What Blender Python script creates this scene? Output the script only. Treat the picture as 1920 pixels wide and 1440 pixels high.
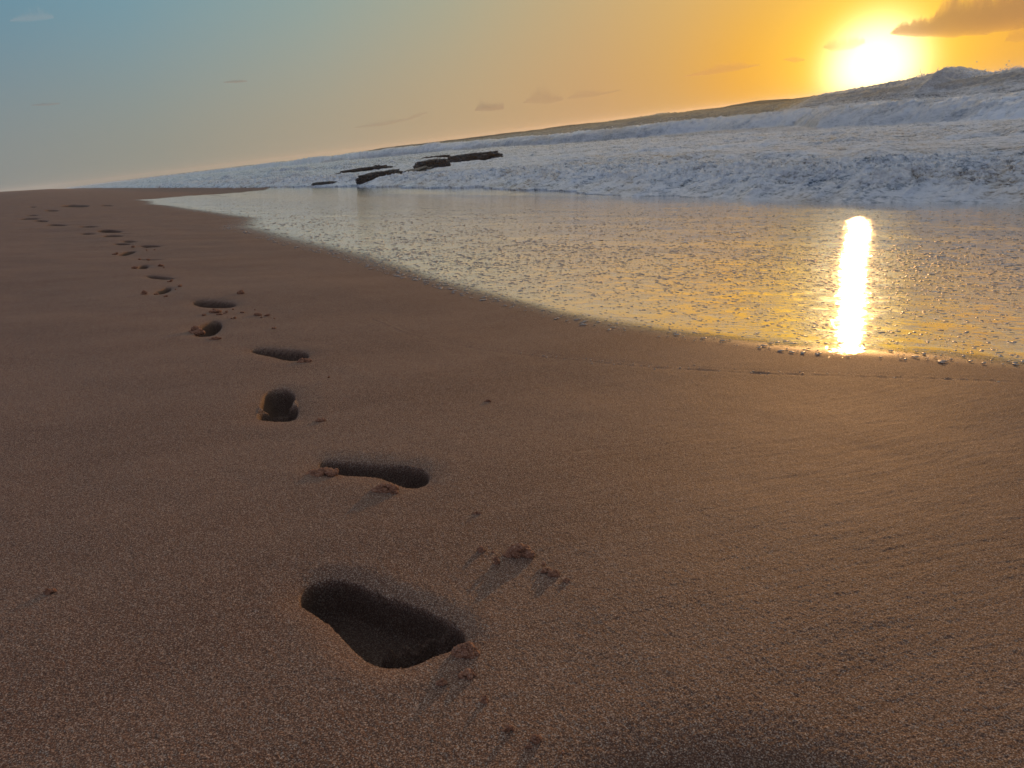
import bpy, math, random
import numpy as np
sc = bpy.context.scene
for o in list(bpy.data.objects): bpy.data.objects.remove(o)
# ------------------------------------------------------------------ camera
# world frame: +Y runs along the shore, +X points out to sea, sea level is z = 0
F = 1450.0                       # focal length in photo pixels (1920 wide)
EYE = 3.2                        # eye above the sea
CAM = np.array([0.0, 0.0, EYE])
def _ray(x, y):
    d = np.array([x - 960.0, 720.0 - y, -F]); return d / np.linalg.norm(d)
_p1, _p2 = _ray(100, 353), _ray(1500, 184.5)      # two points of the sea horizon
_up = np.cross(_p2, _p1); _up *= np.sign(_up[1]); _up /= np.linalg.norm(_up)
_Y = _p1 - _up * (_p1 @ _up); _Y /= np.linalg.norm(_Y); _X = np.cross(_Y, _up)
R = np.array([_X, _Y, _up])
def ray(x, y): return R @ _ray(x, y)
from mathutils import Matrix, Vector
cd = bpy.data.cameras.new("camera"); cam = bpy.data.objects.new("camera", cd)
sc.collection.objects.link(cam); sc.camera = cam
cam.matrix_world = Matrix.Translation(Vector(CAM)) @ Matrix(R.tolist()).to_4x4()
cd.sensor_fit = 'HORIZONTAL'; cd.sensor_width = 36; cd.lens = 36 * F / 1920
cd.clip_start = 0.02; cd.clip_end = 60000
# ------------------------------------------------------------------ sky and sun
SUN_EL, SUN_AZ = math.radians(1.3), math.radians(53.9)      # azimuth from +Y towards +X
SUN = Vector((math.sin(SUN_AZ)*math.cos(SUN_EL), math.cos(SUN_AZ)*math.cos(SUN_EL), math.sin(SUN_EL)))
def srgb(r, g, b):
    f = lambda c: (c/255/12.92) if c/255 <= 0.04045 else ((c/255+0.055)/1.055)**2.4
    return (f(r), f(g), f(b), 1)
class NT:
    def __init__(s, nt): s.nt = nt; nt.nodes.clear()
    def n(s, typ, **kw):
        nd = s.nt.nodes.new(typ)
        ins = kw.pop('ins', {})
        for k, v in kw.items(): setattr(nd, k, v)
        for k, v in ins.items(): s.put(nd.inputs[k], v)
        return nd
    def put(s, sock, v):
        if isinstance(v, bpy.types.NodeSocket): s.nt.links.new(v, sock)
        elif isinstance(v, bpy.types.Node): s.nt.links.new(v.outputs[0], sock)
        else: sock.default_value = v
    def m(s, op, a, b=None, c=None, clamp=False):
        nd = s.nt.nodes.new('ShaderNodeMath'); nd.operation = op; nd.use_clamp = clamp
        for i, v in enumerate((a, b, c)):
            if v is not None: s.put(nd.inputs[i], v)
        return nd.outputs[0]
    def mr(s, v, a, b, c=0.0, d=1.0, smooth=True):
        nd = s.nt.nodes.new('ShaderNodeMapRange')
        if smooth: nd.interpolation_type = 'SMOOTHSTEP'
        for i, q in enumerate((v, a, b, c, d)): s.put(nd.inputs[i], q)
        return nd.outputs[0]
    def mix(s, f, a, b, mode='MIX'):
        nd = s.nt.nodes.new('ShaderNodeMix'); nd.data_type = 'RGBA'; nd.blend_type = mode
        s.put(nd.inputs[0], f); s.put(nd.inputs[6], a); s.put(nd.inputs[7], b); return nd.outputs[2]
    def ramp(s, f, stops):
        nd = s.nt.nodes.new('ShaderNodeValToRGB'); cr = nd.color_ramp; cr.interpolation = 'EASE' if 0 else 'LINEAR'
        while len(cr.elements) > 1: cr.elements.remove(cr.elements[0])
        for i, (p, c) in enumerate(stops):
            e = cr.elements[0] if i == 0 else cr.elements.new(p)
            e.position = p; e.color = c
        s.put(nd.inputs[0], f); return nd.outputs[0]
    def noise(s, scale, detail=2.0, rough=0.5, vec=None, dist=0.0, out=0):
        nd = s.nt.nodes.new('ShaderNodeTexNoise')
        nd.inputs['Scale'].default_value = scale; nd.inputs['Detail'].default_value = detail
        nd.inputs['Roughness'].default_value = rough; nd.inputs['Distortion'].default_value = dist
        if vec is not None: s.put(nd.inputs['Vector'], vec)
        return nd.outputs[out]
world = bpy.data.worlds.new("World"); sc.world = world; world.use_nodes = True
w = NT(world.node_tree)
geo = w.n('ShaderNodeTexCoord')
dirv = w.n('ShaderNodeVectorMath', operation='NORMALIZE', ins={0: geo.outputs['Generated']})
dot = w.n('ShaderNodeVectorMath', operation='DOT_PRODUCT', ins={0: dirv.outputs[0], 1: SUN})
ang = w.m('MULTIPLY', w.m('ARCCOSINE', w.m('MINIMUM', dot.outputs['Value'], 0.999999)), 180/math.pi)
sep = w.n('ShaderNodeSeparateXYZ', ins={0: dirv.outputs[0]})
elev = w.m('MULTIPLY', w.m('ARCSINE', sep.outputs[2]), 180/math.pi)
a180 = w.m('DIVIDE', ang, 180)
hor = w.ramp(a180, [(0.0, srgb(240,176,60)), (8/180, srgb(230,168,66)), (13/180, srgb(210,166,100)), (18/180, srgb(200,163,115)), (26/180, srgb(188,164,128)), (36/180, srgb(170,160,138)),
                    (48/180, srgb(148,150,140)), (60/180, srgb(136,142,142)), (90/180, srgb(170,166,176)), (120/180, (0.36,0.34,0.40,1)), (1, (0.36,0.34,0.42,1))])
upc = w.ramp(a180, [(0.0, srgb(236,186,84)), (11/180, srgb(224,184,112)), (20/180, srgb(194,176,134)), (28/180, srgb(166,172,152)), (37/180, srgb(142,166,164)),
                    (48/180, srgb(116,155,170)), (62/180, srgb(92,136,162)), (90/180, srgb(100,130,168)), (125/180, (0.26,0.34,0.52,1)), (1, (0.28,0.34,0.52,1))])
grad = w.mix(w.mr(elev, 0.0, 13.0), hor, upc)
zen = w.ramp(a180, [(0.0, (1.25,0.86,0.50,1)), (22/180, (1.0,0.78,0.50,1)), (40/180, srgb(218,214,200)), (60/180, srgb(172,188,204)), (1, srgb(168,176,212))])
ee = w.m('ADD', elev, w.m('MULTIPLY', w.m('SUBTRACT', 1.0, w.m('DIVIDE', ang, 45.0), clamp=True), 5.0))
grad = w.mix(w.mr(ee, 11, 22), grad, zen)
g1 = w.m('MULTIPLY', w.m('POWER', math.e, w.m('MULTIPLY', w.m('POWER', w.m('DIVIDE', ang, 2.7), 3.0), -1)), 1.3)
g2 = w.m('MULTIPLY', w.m('POWER', math.e, w.m('DIVIDE', ang, -2.5)), 1.8)
glow1 = w.n('ShaderNodeVectorMath', operation='SCALE', ins={0: (1.0, 0.95, 0.9), 3: g1})
glow2 = w.n('ShaderNodeVectorMath', operation='SCALE', ins={0: (1.0, 0.80, 0.05), 3: g2})
glow = w.n('ShaderNodeVectorMath', operation='ADD', ins={0: glow1.outputs[0], 1: glow2.outputs[0]})
tot = w.n('ShaderNodeVectorMath', operation='ADD', ins={0: grad, 1: glow.outputs[0]})
sky = w.n('ShaderNodeTexSky', sky_type='NISHITA', sun_disc=False, sun_elevation=SUN_EL, sun_rotation=SUN_AZ, air_density=1.2, dust_density=2.0)
bg1 = w.n('ShaderNodeBackground', ins={0: sky.outputs[0], 1: 0.008})
bg2 = w.n('ShaderNodeBackground', ins={0: tot.outputs[0], 1: 0.92})
wo = w.n('ShaderNodeOutputWorld')
add = w.n('ShaderNodeAddShader', ins={0: bg1.outputs[0], 1: bg2.outputs[0]})
w.nt.links.new(add.outputs[0], wo.inputs[0])
sl = bpy.data.lights.new("sun", 'SUN'); so = bpy.data.objects.new("sun", sl); sc.collection.objects.link(so)
sl.energy = 2.6; sl.angle = math.radians(0.55); sl.color = (1.0, 0.50, 0.17)
so.rotation_euler = (-SUN).to_track_quat('-Z', 'Y').to_euler(); so.location = (0, 0, 30)
sc.view_settings.view_transform = 'Standard'; sc.view_settings.look = 'None'
sc.view_settings.exposure = 0.0; sc.view_settings.gamma = 1.0
sc.cycles.max_bounces = 6; sc.cycles.transparent_max_bounces = 12; sc.cycles.use_denoising = True
sc.cycles.caustics_reflective = False; sc.cycles.caustics_refractive = False
sc.cycles.sample_clamp_indirect = 3.0
# ------------------------------------------------------------------ numpy noise
rs = np.random.RandomState(7)
PERM = rs.permutation(4096); PERM = np.concatenate([PERM, PERM]).astype(np.int64)
GA = rs.rand(4096) * 2 * np.pi
GX, GY = np.cos(GA), np.sin(GA)
def perlin(x, y, seed=0):
    x = x + seed * 37.17; y = y + seed * 91.71
    xi = np.floor(x).astype(np.int64); yi = np.floor(y).astype(np.int64)
    xf = x - xi; yf = y - yi; xi &= 4095; yi &= 4095
    u = xf*xf*xf*(xf*(xf*6-15)+10); v = yf*yf*yf*(yf*(yf*6-15)+10)
    def g(ix, iy, dx, dy):
        h = PERM[PERM[ix & 4095] + (iy & 4095)]
        return GX[h]*dx + GY[h]*dy
    a = g(xi, yi, xf, yf); b = g(xi+1, yi, xf-1, yf)
    c = g(xi, yi+1, xf, yf-1); d = g(xi+1, yi+1, xf-1, yf-1)
    return 1.5 * ((a + u*(b-a)) + v * ((c + u*(d-c)) - (a + u*(b-a))))
def fbm(x, y, octv=4, gain=0.5, lac=2.03, seed=0):
    s = 0; a = 1.0; t = 0
    for k in range(octv):
        s = s + a * perlin(x, y, seed + k*3); t += a; a *= gain; x = x*lac; y = y*lac
    return s / t
def ridged(x, y, octv=4, gain=0.5, seed=0):
    s = 0; a = 1.0; t = 0
    for k in range(octv):
        s = s + a * (1 - 2*np.abs(perlin(x, y, seed + k*5))); t += a; a *= gain; x = x*2.1; y = y*2.1
    return s / t
def sstep(a, b, v):
    t = np.clip((v - a) / (b - a), 0, 1); return t*t*(3-2*t)
# ------------------------------------------------------------------ beach shape
SL = 0.12178                     # foreshore slope
Z0 = EYE - 0.7052                # sand height under the camera
def plane_xy(px, py):            # where a sight line meets the plane foreshore
    d = ray(px, py); t = -(0.7052) / (d[2] + SL*d[0]); return d[0]*t, d[1]*t
def sea_xy(px, py, z=0.0):
    d = ray(px, py); t = -(EYE - z) / d[2]; return d[0]*t, d[1]*t
def base_z(x, y):
    zp = Z0 - SL * x
    zp = np.where(x < -3, Z0 + SL*3 + (-(x+3))*0.07, zp)      # berm flattens inland
    k = 0.35                                                    # flattens out at the low-tide terrace
    flat = -0.06 - 0.012*np.maximum(x - 20, 0) - 0.0006*np.maximum(x-24, 0)**2
    m = np.maximum(zp, flat)
    return m + k*0.25*np.exp(-np.abs(zp - flat)/k)
def seg_dist(x, y, a, b):
    ax, ay = a; bx, by = b; dx, dy = bx-ax, by-ay
    t = np.clip(((x-ax)*dx + (y-ay)*dy) / (dx*dx+dy*dy+1e-12), 0, 1)
    return np.hypot(x-ax-t*dx, y-ay-t*dy)
def inside(x, y, P):
    r = np.zeros(x.shape, bool); n = len(P)
    for i in range(n):
        x1, y1 = P[i]; x2, y2 = P[(i+1) % n]
        if y1 == y2: continue
        c = ((y1 > y) != (y2 > y)) & (x < (x2-x1)*(y-y1)/(y2-y1) + x1)
        r ^= c
    return r
def smooth_poly(P, n=3):
    P = np.array(P, float)
    for _ in range(n):
        Q = np.roll(P, -1, 0); P = np.stack([P*0.75+Q*0.25, P*0.25+Q*0.75], 1).reshape(-1, 2)
    return P
# footprints traced in the photo, carried onto the sand: (outline, depth, lip width, ridges)
PR = []
def pr(pts, depth, lip, wn, wf, label, ridges=(), lipa=0.008, far=False):
    P = smooth_poly([plane_xy(*p) for p in pts], 2)
    PR.append(dict(P=P, d=depth, lip=lip, wn=wn, wf=wf, label=label, rid=ridges, la=lipa, far=far))
pr([(560,1130),(562,1106),(585,1088),(625,1080),(672,1090),(704,1108),(742,1120),(790,1136),(840,1158),(870,1182),(874,1200),(852,1214),(815,1226),(790,1238),(760,1247),(720,1248),(690,1238),(665,1220),(645,1196),(615,1166),(590,1148),(570,1136)],
   0.070, 0.026, 0.009, 0.020, "large deep bare footprint nearest the camera, with orange lit near rim",
   [([(722,1232),(760,1218),(790,1212),(812,1200),(836,1206)], 0.038, 0.012), ([(688,1118),(703,1128),(712,1140),(728,1151)], -0.008, 0.0022), ([(745,1140),(765,1147),(780,1156)], -0.006, 0.002)])
pr([(596,866),(612,860),(660,864),(720,868),(770,870),(800,880),(806,896),(798,910),(772,915),(742,906),(716,894),(690,890),(650,888),(618,884),(600,878)],
   0.070, 0.040, 0.010, 0.05, "second footprint from the camera, long with crumbled toe ridges beside a flat chunk",
   [([(745,880),(765,892),(790,900)], 0.022, 0.009), ([(770,905),(785,893),(800,884)], 0.018, 0.008)])
pr([(480,784),(484,766),(490,750),(494,738),(512,731),(538,730),(552,738),(556,752),(560,768),(556,784),(540,789),(500,789)],
   0.080, 0.045, 0.012, 0.06, "third footprint from the camera, pointing this way with a sand bar between heel and ball", [([(470,768),(492,769),(520,766),(545,760),(566,750)], 0.050, 0.024)])
pr([(466,655),(490,652),(530,655),(565,657),(580,662),(578,671),(560,677),(535,675),(505,667),(478,662)],
   0.075, 0.05, 0.015, 0.06, "fourth footprint from the camera, long slanted hollow with a clod at its right end")
pr([(358,627),(362,616),(380,606),(400,600),(416,602),(414,614),(402,625),(380,629)], 0.08, 0.05, 0.015, 0.06,
   "fifth footprint, short hollow with brown sand pushed up at its left end", [([(364,618),(372,625)], 0.030, 0.03)])
pr([(357,566),(375,563),(410,563),(440,567),(443,571),(430,575),(400,575),(372,572)], 0.08, 0.05, 0.02, 0.09,
   "sixth footprint, wide dark flat hollow beside a row of crumbs")
pr([(284,552),(296,545),(312,539),(324,540),(318,548),(300,553)], 0.06, 0.045, 0.02, 0.07, "seventh footprint, short slanted hollow in the left trail")
pr([(270,518),(290,517),(320,519),(330,522),(318,525),(292,524)], 0.055, 0.05, 0.02, 0.07, "eighth footprint, long thin dark hollow in the left trail")
pr([(256,503),(264,498),(280,498),(276,504),(262,506)], 0.06, 0.04, 0.02, 0.06, "ninth footprint, small oval hollow below a thin long one")
pr([(254,482),(275,481),(302,483),(306,485),(280,487),(262,485)], 0.06, 0.05, 0.02, 0.08, "tenth footprint, thin long hollow just above a small oval one")
pr([(218,474),(235,469),(250,468),(256,470),(240,474),(228,476)], 0.06, 0.04, 0.03, 0.08, "broken edged footprint left of the thin far ones")
pr([(258,459),(280,458),(302,459),(296,462),(276,462)], 0.06, 0.05, 0.03, 0.08, "thin straight far footprint at the bend of the trail")
FAR = [(228,456,18),(243,452,16),(212,444,22),(236,438,18),(205,433,26),(165,437,16),(166,427,20),(105,421,22),(76,415,16),(55,410,20),(60,404,12),(97,395,14),(140,386,30),(60,388,8),(200,386,12)]
for (cx, cy, hw) in FAR:
    hh = max(1.0, hw*0.10)
    pr([(cx-hw,cy),(cx-hw*.4,cy-hh),(cx+hw*.6,cy-hh*.8),(cx+hw,cy+.2),(cx+hw*.5,cy+hh),(cx-hw*.5,cy+hh*.7)], 0.07, 0.05, 0.03, 0.1,
       "tiny far footprint hollow where the trail fades away up the beach", far=True)
pr([(1130,1500),(1200,1472),(1320,1456),(1440,1460),(1540,1478),(1600,1510),(1580,1560),(1400,1600),(1180,1560)], 0.06, 0.07, 0.03, 0.08,
   "footprint hollow cut by the bottom edge of the picture", lipa=0.02)
SWASH_PX = [(1920,700),(1790,687),(1650,678),(1500,666),(1370,648),(1230,630),(1100,612),(1000,592),(900,568),(820,545),(740,523),(660,497),(600,478),(530,462),(470,447),(405,428),(425,410),(300,390),(250,375)]
SWASH = [plane_xy(*p) for p in SWASH_PX]
SWASH = [(4.6, -4.0), (3.7, -0.6)] + SWASH + [(8.0, 66.0), (14.0, 84.0), (19.0, 98.0), (30.0, 118.0)]
SWP = SWASH + [(60.0, 118.0), (60.0, -4.0)]
WAVELINE = [plane_xy(*p) for p in [(700,598),(760,622),(830,640),(900,652),(1000,664),(1100,675),(1230,686),(1400,695),(1600,702),(1760,708),(1960,716)]]
_a, _b = np.array(plane_xy(1400,1290)), np.array(plane_xy(1900,1150)); RIP = (_b-_a)/np.linalg.norm(_b-_a)
def swash_sd(x, y):
    """signed distance to the swash edge, positive in the wash"""
    d = np.full(x.shape, 1e9)
    for a, b in zip(SWASH[:-1], SWASH[1:]): d = np.minimum(d, seg_dist(x, y, a, b))
    s = inside(x, y, SWP)
    d = np.where(s, d, -d)
    r = np.hypot(x, y)
    am = np.clip(0.03 + 0.02*r, 0, 0.8)
    return d + am * fbm(x*0.9/np.clip(r/4,1,8), y*0.9/np.clip(r/4,1,8), 4, 0.55, seed=31)
def sand_z(x, y, prints=True, sd=None):
    z = base_z(x, y)
    r = np.hypot(x, y)
    if sd is None: sd = swash_sd(x, y)
    dry = sstep(0.25, -0.6, sd)                 # the wash smooths the sand
    near = np.clip(1.6 - r/6, 0, 1)
    z = z + 0.012 * fbm(x*0.55, y*0.55, 3, seed=2) * np.clip(r/2, .3, 4) * (0.25+0.75*dry)
    z = z + 0.0035 * fbm(x*3.1, y*3.1, 3, seed=5) * dry
    s = x*RIP[0] + y*RIP[1]; t = -x*RIP[1] + y*RIP[0]
    rp = fbm(s*5, t*38 + 1.2*fbm(s*3, t*5, 2, seed=9), 3, 0.6, seed=11)
    z = z + 0.0012 * rp * near * dry * (0.45 + 0.55*sstep(0.2, 1.3, x))
    z = z + 0.0006 * ridged(x*34, y*30, 3, 0.6, seed=14) * near * dry
    z = z + 0.0008 * fbm(x*170, y*170, 2, 0.6, seed=15) * near * dry
    z = z + 0.004*np.clip(perlin(x*1.6, y*0.9, 44)-0.35, 0, 1)*dry   # low patches
    d = np.full(x.shape, 9.0)                    # thin ridge left by the last wave
    box = (r < 9)
    for a, b in zip(WAVELINE[:-1], WAVELINE[1:]): d[box] = np.minimum(d[box], seg_dist(x[box], y[box], a, b))
    wob = 0.6 + 0.4*perlin(x*9, y*9, 61)
    z = z + 0.0055*np.exp(-(d/0.007)**2)*wob - 0.003*np.exp(-(d/0.03)**2)*wob
    own = np.full(x.shape, -1, int)
    if prints:
        for k, p in enumerate(PR):
            P = p['P']; c = P.mean(0); rad = np.abs(P - c).max()*1.5 + p['lip']*5
            m = (np.abs(x-c[0]) < rad) & (np.abs(y-c[1]) < rad)
            if not m.any(): continue
            xm, ym = x[m], y[m]
            wob = 0.004*fbm(xm*22, ym*22, 3, 0.6, seed=50+k)
            ins = inside(xm + wob, ym + wob, P)
            dm = np.full(xm.shape, 1e9); q = np.full(xm.shape, 1e9)
            n = len(P)
            cw = np.sign(sum(P[i][0]*P[(i+1)%n][1]-P[(i+1)%n][0]*P[i][1] for i in range(n)))
            view = c / np.linalg.norm(c)
            for i in range(n):
                a, b = P[i], P[(i+1) % n]; e = b - a; L = np.linalg.norm(e)
                if L < 1e-5: continue
                out = np.array([e[1], -e[0]])/L * cw
                f = 0.5 + 0.5*(out @ view)                     # 1 on the far side
                dd = seg_dist(xm, ym, a, b); dm = np.minimum(dm, dd)
                q = np.minimum(q, dd / (p['wn']*(1-f) + p['wf']*f))
            depth = p['d'] * (1-np.exp(-1.6*q*q - 1.2*q))
            dz = np.where(ins, -p['la'] - depth, -p['la']*np.exp(-dm/p['lip']))
            # pushed-up shoulder a little further out
            dz = dz + np.where(ins, 0, 0.0012*np.exp(-((dm-1.8*p['lip'])/(p['lip']*1.0))**2))
            for pts, hgt, wid in p['rid']:
                dn = 1 + 0.55*p['d']/0.7*(k < 2); g = [tuple(np.array(plane_xy(*t))*dn) for t in pts]; dr = np.full(xm.shape, 1e9)
                for a, b in zip(g[:-1], g[1:]): dr = np.minimum(dr, seg_dist(xm, ym, a, b))
                lump = 1 + 0.5*fbm(xm*70, ym*70, 3, 0.6, seed=70+k)
                dz = dz + np.where(ins, hgt*np.exp(-(dr/wid)**2)*lump, 0)
            dz = np.where(ins, np.minimum(dz, -0.6*p['la']), dz)
            dz = dz + np.where(ins, 0.0025*fbm(xm*60, ym*60, 3, 0.6, seed=90+k), 0)
            z[m] += dz
            o = own[m]; o[ins] = k; own[m] = o
    return z, own
# ------------------------------------------------------------------ mesh helpers
def mesh_obj(name, V, Q, mat, attrs=None, parent=None, smooth=True, coll=None):
    V = np.asarray(V, np.float32); Q = np.asarray(Q, np.int32)
    me = bpy.data.meshes.new(name)
    me.vertices.add(len(V)); me.vertices.foreach_set('co', V.ravel())
    k = Q.shape[1]
    me.loops.add(Q.size); me.loops.foreach_set('vertex_index', Q.ravel())
    me.polygons.add(len(Q)); me.polygons.foreach_set('loop_start', np.arange(0, Q.size, k, dtype=np.int32))
    me.update(calc_edges=True)
    me.polygons.foreach_set('use_smooth', np.full(len(Q), smooth))
    for an, av in (attrs or {}).items():
        at = me.attributes.new(an, 'FLOAT', 'POINT'); at.data.foreach_set('value', np.asarray(av, np.float32))
    me.update(); me.validate()
    me.materials.append(mat)
    o = bpy.data.objects.new(name, me); sc.collection.objects.link(o)
    if parent: o.parent = parent
    return o
def sub_obj(name, V, Q, sel, mat, attrs=None, recenter=False):
    """one object out of the selected faces of a bigger grid"""
    q = Q[sel]; u, inv = np.unique(q, return_inverse=True)
    vv = V[u]; c = np.zeros(3)
    if recenter: c = np.array([vv[:,0].mean(), vv[:,1].mean(), vv[:,2].max()]); vv = vv - c
    o = mesh_obj(name, vv, inv.reshape(q.shape), mat, {k: v[u] for k, v in (attrs or {}).items()})
    o.location = c; return o
def tag(o, label=None, cat=None, group=None, kind=None):
    if label: o['label'] = label
    if cat: o['category'] = cat
    if group: o['group'] = group
    if kind: o['kind'] = kind
    return o
def grid_quads(nr, na, closed=False):
    i = np.arange(nr-1)[:, None]; j = np.arange(na if closed else na-1)[None, :]
    j2 = (j+1) % na
    return np.stack([i*na+j + 0*j2, i*na+j2, (i+1)*na+j2, (i+1)*na+j], -1).reshape(-1, 4)
# ------------------------------------------------------------------ materials
def material(name):
    m = bpy.data.materials.new(name); m.use_nodes = True; return m, NT(m.node_tree)
def attr(t, name): return t.n('ShaderNodeAttribute', attribute_name=name).outputs['Fac']
def mat_sand():
    m, t = material('sand')
    pos = t.n('ShaderNodeNewGeometry').outputs['Position']
    wet = attr(t, 'wet'); hollow_shade = attr(t, 'hollow_shade')
    patch = t.noise(1.0, 5, 0.62, t.n('ShaderNodeMapping', ins={'Vector': pos, 'Scale': (0.8, 2.2, 1.0)}).outputs[0])
    grain = t.n('ShaderNodeTexVoronoi', ins={'Scale': 620.0, 'Vector': pos})
    gsep = t.n('ShaderNodeSeparateColor', ins={0: grain.outputs['Color']})
    gv = gsep.outputs[0]
    col = t.mix(t.mr(patch, 0.35, 0.65), (0.112, 0.046, 0.025, 1), (0.152, 0.074, 0.044, 1))
    fine = t.noise(26, 4, 0.7, pos)
    col = t.mix(t.m('MULTIPLY', t.mr(fine, 0.3, 0.7), 0.35), col, (0.09, 0.05, 0.033, 1))
    col = t.mix(t.mr(gv, 0.78, 1.0, 0, 0.55), col, (0.52, 0.42, 0.33, 1))
    col = t.mix(t.mr(gv, 0.30, 0.0, 0, 0.6), col, (0.03, 0.018, 0.013, 1))
    g2 = t.noise(400, 2, 0.7, pos)
    col = t.mix(t.mr(g2, 0.50, 0.66, 0, 0.5), col, (0.46, 0.31, 0.21, 1))
    col = t.mix(t.mr(g2, 0.50, 0.34, 0, 0.75), col, (0.04, 0.024, 0.017, 1))
    col = t.mix(t.m('MULTIPLY', wet, 0.55), col, (0.115, 0.075, 0.05, 1))
    col = t.mix(hollow_shade, col, (0.030, 0.020, 0.015, 1))  # painted shade of the footprint hollows
    col = t.mix(attr(t, 'dry'), col, (0.30, 0.12, 0.06, 1))
    h = t.m('ADD', t.m('MULTIPLY', t.noise(420, 2, 0.6, pos), 0.0016), t.m('MULTIPLY', t.noise(150, 3, 0.6, pos), 0.0017))
    bump = t.n('ShaderNodeBump', ins={'Strength': t.m('SUBTRACT', 0.95, t.m('MULTIPLY', wet, 0.8)), 'Distance': 1.0, 'Height': h})
    p = t.n('ShaderNodeBsdfPrincipled', ins={'Base Color': col, 'Roughness': t.m('SUBTRACT', 0.75, t.m('MULTIPLY', wet, 0.4)),
        'Specular IOR Level': t.m('MULTIPLY', t.m('SUBTRACT', 1.0, hollow_shade), t.m('ADD', 0.12, t.m('MULTIPLY', wet, 0.15))), 'Normal': bump.outputs[0]})
    o = t.n('ShaderNodeOutputMaterial'); t.nt.links.new(p.outputs[0], o.inputs[0]); return m
def mat_film():
    m, t = material('swash_water')
    pos = t.n('ShaderNodeNewGeometry').outputs['Position']
    film = attr(t, 'film')
    su = t.n('ShaderNodeVectorMath', operation='DOT_PRODUCT', ins={0: pos, 1: (math.sin(SUN_AZ), math.cos(SUN_AZ), 0)}).outputs['Value']
    sv = t.n('ShaderNodeVectorMath', operation='DOT_PRODUCT', ins={0: pos, 1: (math.cos(SUN_AZ), -math.sin(SUN_AZ), 0)}).outputs['Value']
    rp = t.n('ShaderNodeCombineXYZ', ins={0: t.m('MULTIPLY', su, 46), 1: t.m('MULTIPLY', sv, 9), 2: 0.0}).outputs[0]
    chop = attr(t, 'chop')
    h = t.m('ADD', t.m('MULTIPLY', t.m('MULTIPLY', t.noise(1.0, 3, 0.6, rp), t.mr(t.noise(7, 3, 0.6, pos), 0.35, 0.65, 0.3, 1.8)), 0.0018), t.m('MULTIPLY', t.noise(120, 2, 0.6, pos), 0.00018))
    bump = t.n('ShaderNodeBump', ins={'Strength': 1.0, 'Distance': 1.0, 'Height': h})
    fr = t.n('ShaderNodeFresnel', ins={'IOR': 2.7, 'Normal': bump.outputs[0]})
    gl = t.n('ShaderNodeBsdfGlossy', distribution='BECKMANN', ins={'Color': (1, 1, 1, 1), 'Roughness': t.m('ADD', t.mr(film, 0.3, 1.0, 0.10, 0.04), t.m('MULTIPLY', chop, 0.09)), 'Normal': bump.outputs[0]})
    gl2 = t.n('ShaderNodeBsdfGlossy', distribution='BECKMANN', ins={'Color': (1, 1, 1, 1), 'Roughness': 0.20, 'Normal': bump.outputs[0]})
    glm = t.n('ShaderNodeMixShader', ins={0: 0.012, 1: gl.outputs[0], 2: gl2.outputs[0]})
    tr = t.n('ShaderNodeBsdfTransparent', ins={'Color': (0.8, 0.78, 0.74, 1)})
    tr2 = t.n('ShaderNodeBsdfTransparent', ins={'Color': (1, 1, 1, 1)})
    mx = t.n('ShaderNodeMixShader', ins={0: t.mr(fr.outputs[0], 0.0, 0.50, 0.0, 1.0, False), 1: tr.outputs[0], 2: glm.outputs[0]})
    dith = t.noise(240, 2, 0.7, pos)
    f2 = t.mr(t.m('ADD', film, t.m('MULTIPLY', t.m('SUBTRACT', dith, 0.5), 1.6)), 0.25, 0.75)
    mx2 = t.n('ShaderNodeMixShader', ins={0: f2, 1: tr2.outputs[0], 2: mx.outputs[0]})
    o = t.n('ShaderNodeOutputMaterial'); t.nt.links.new(mx2.outputs[0], o.inputs[0]); return m
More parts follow.
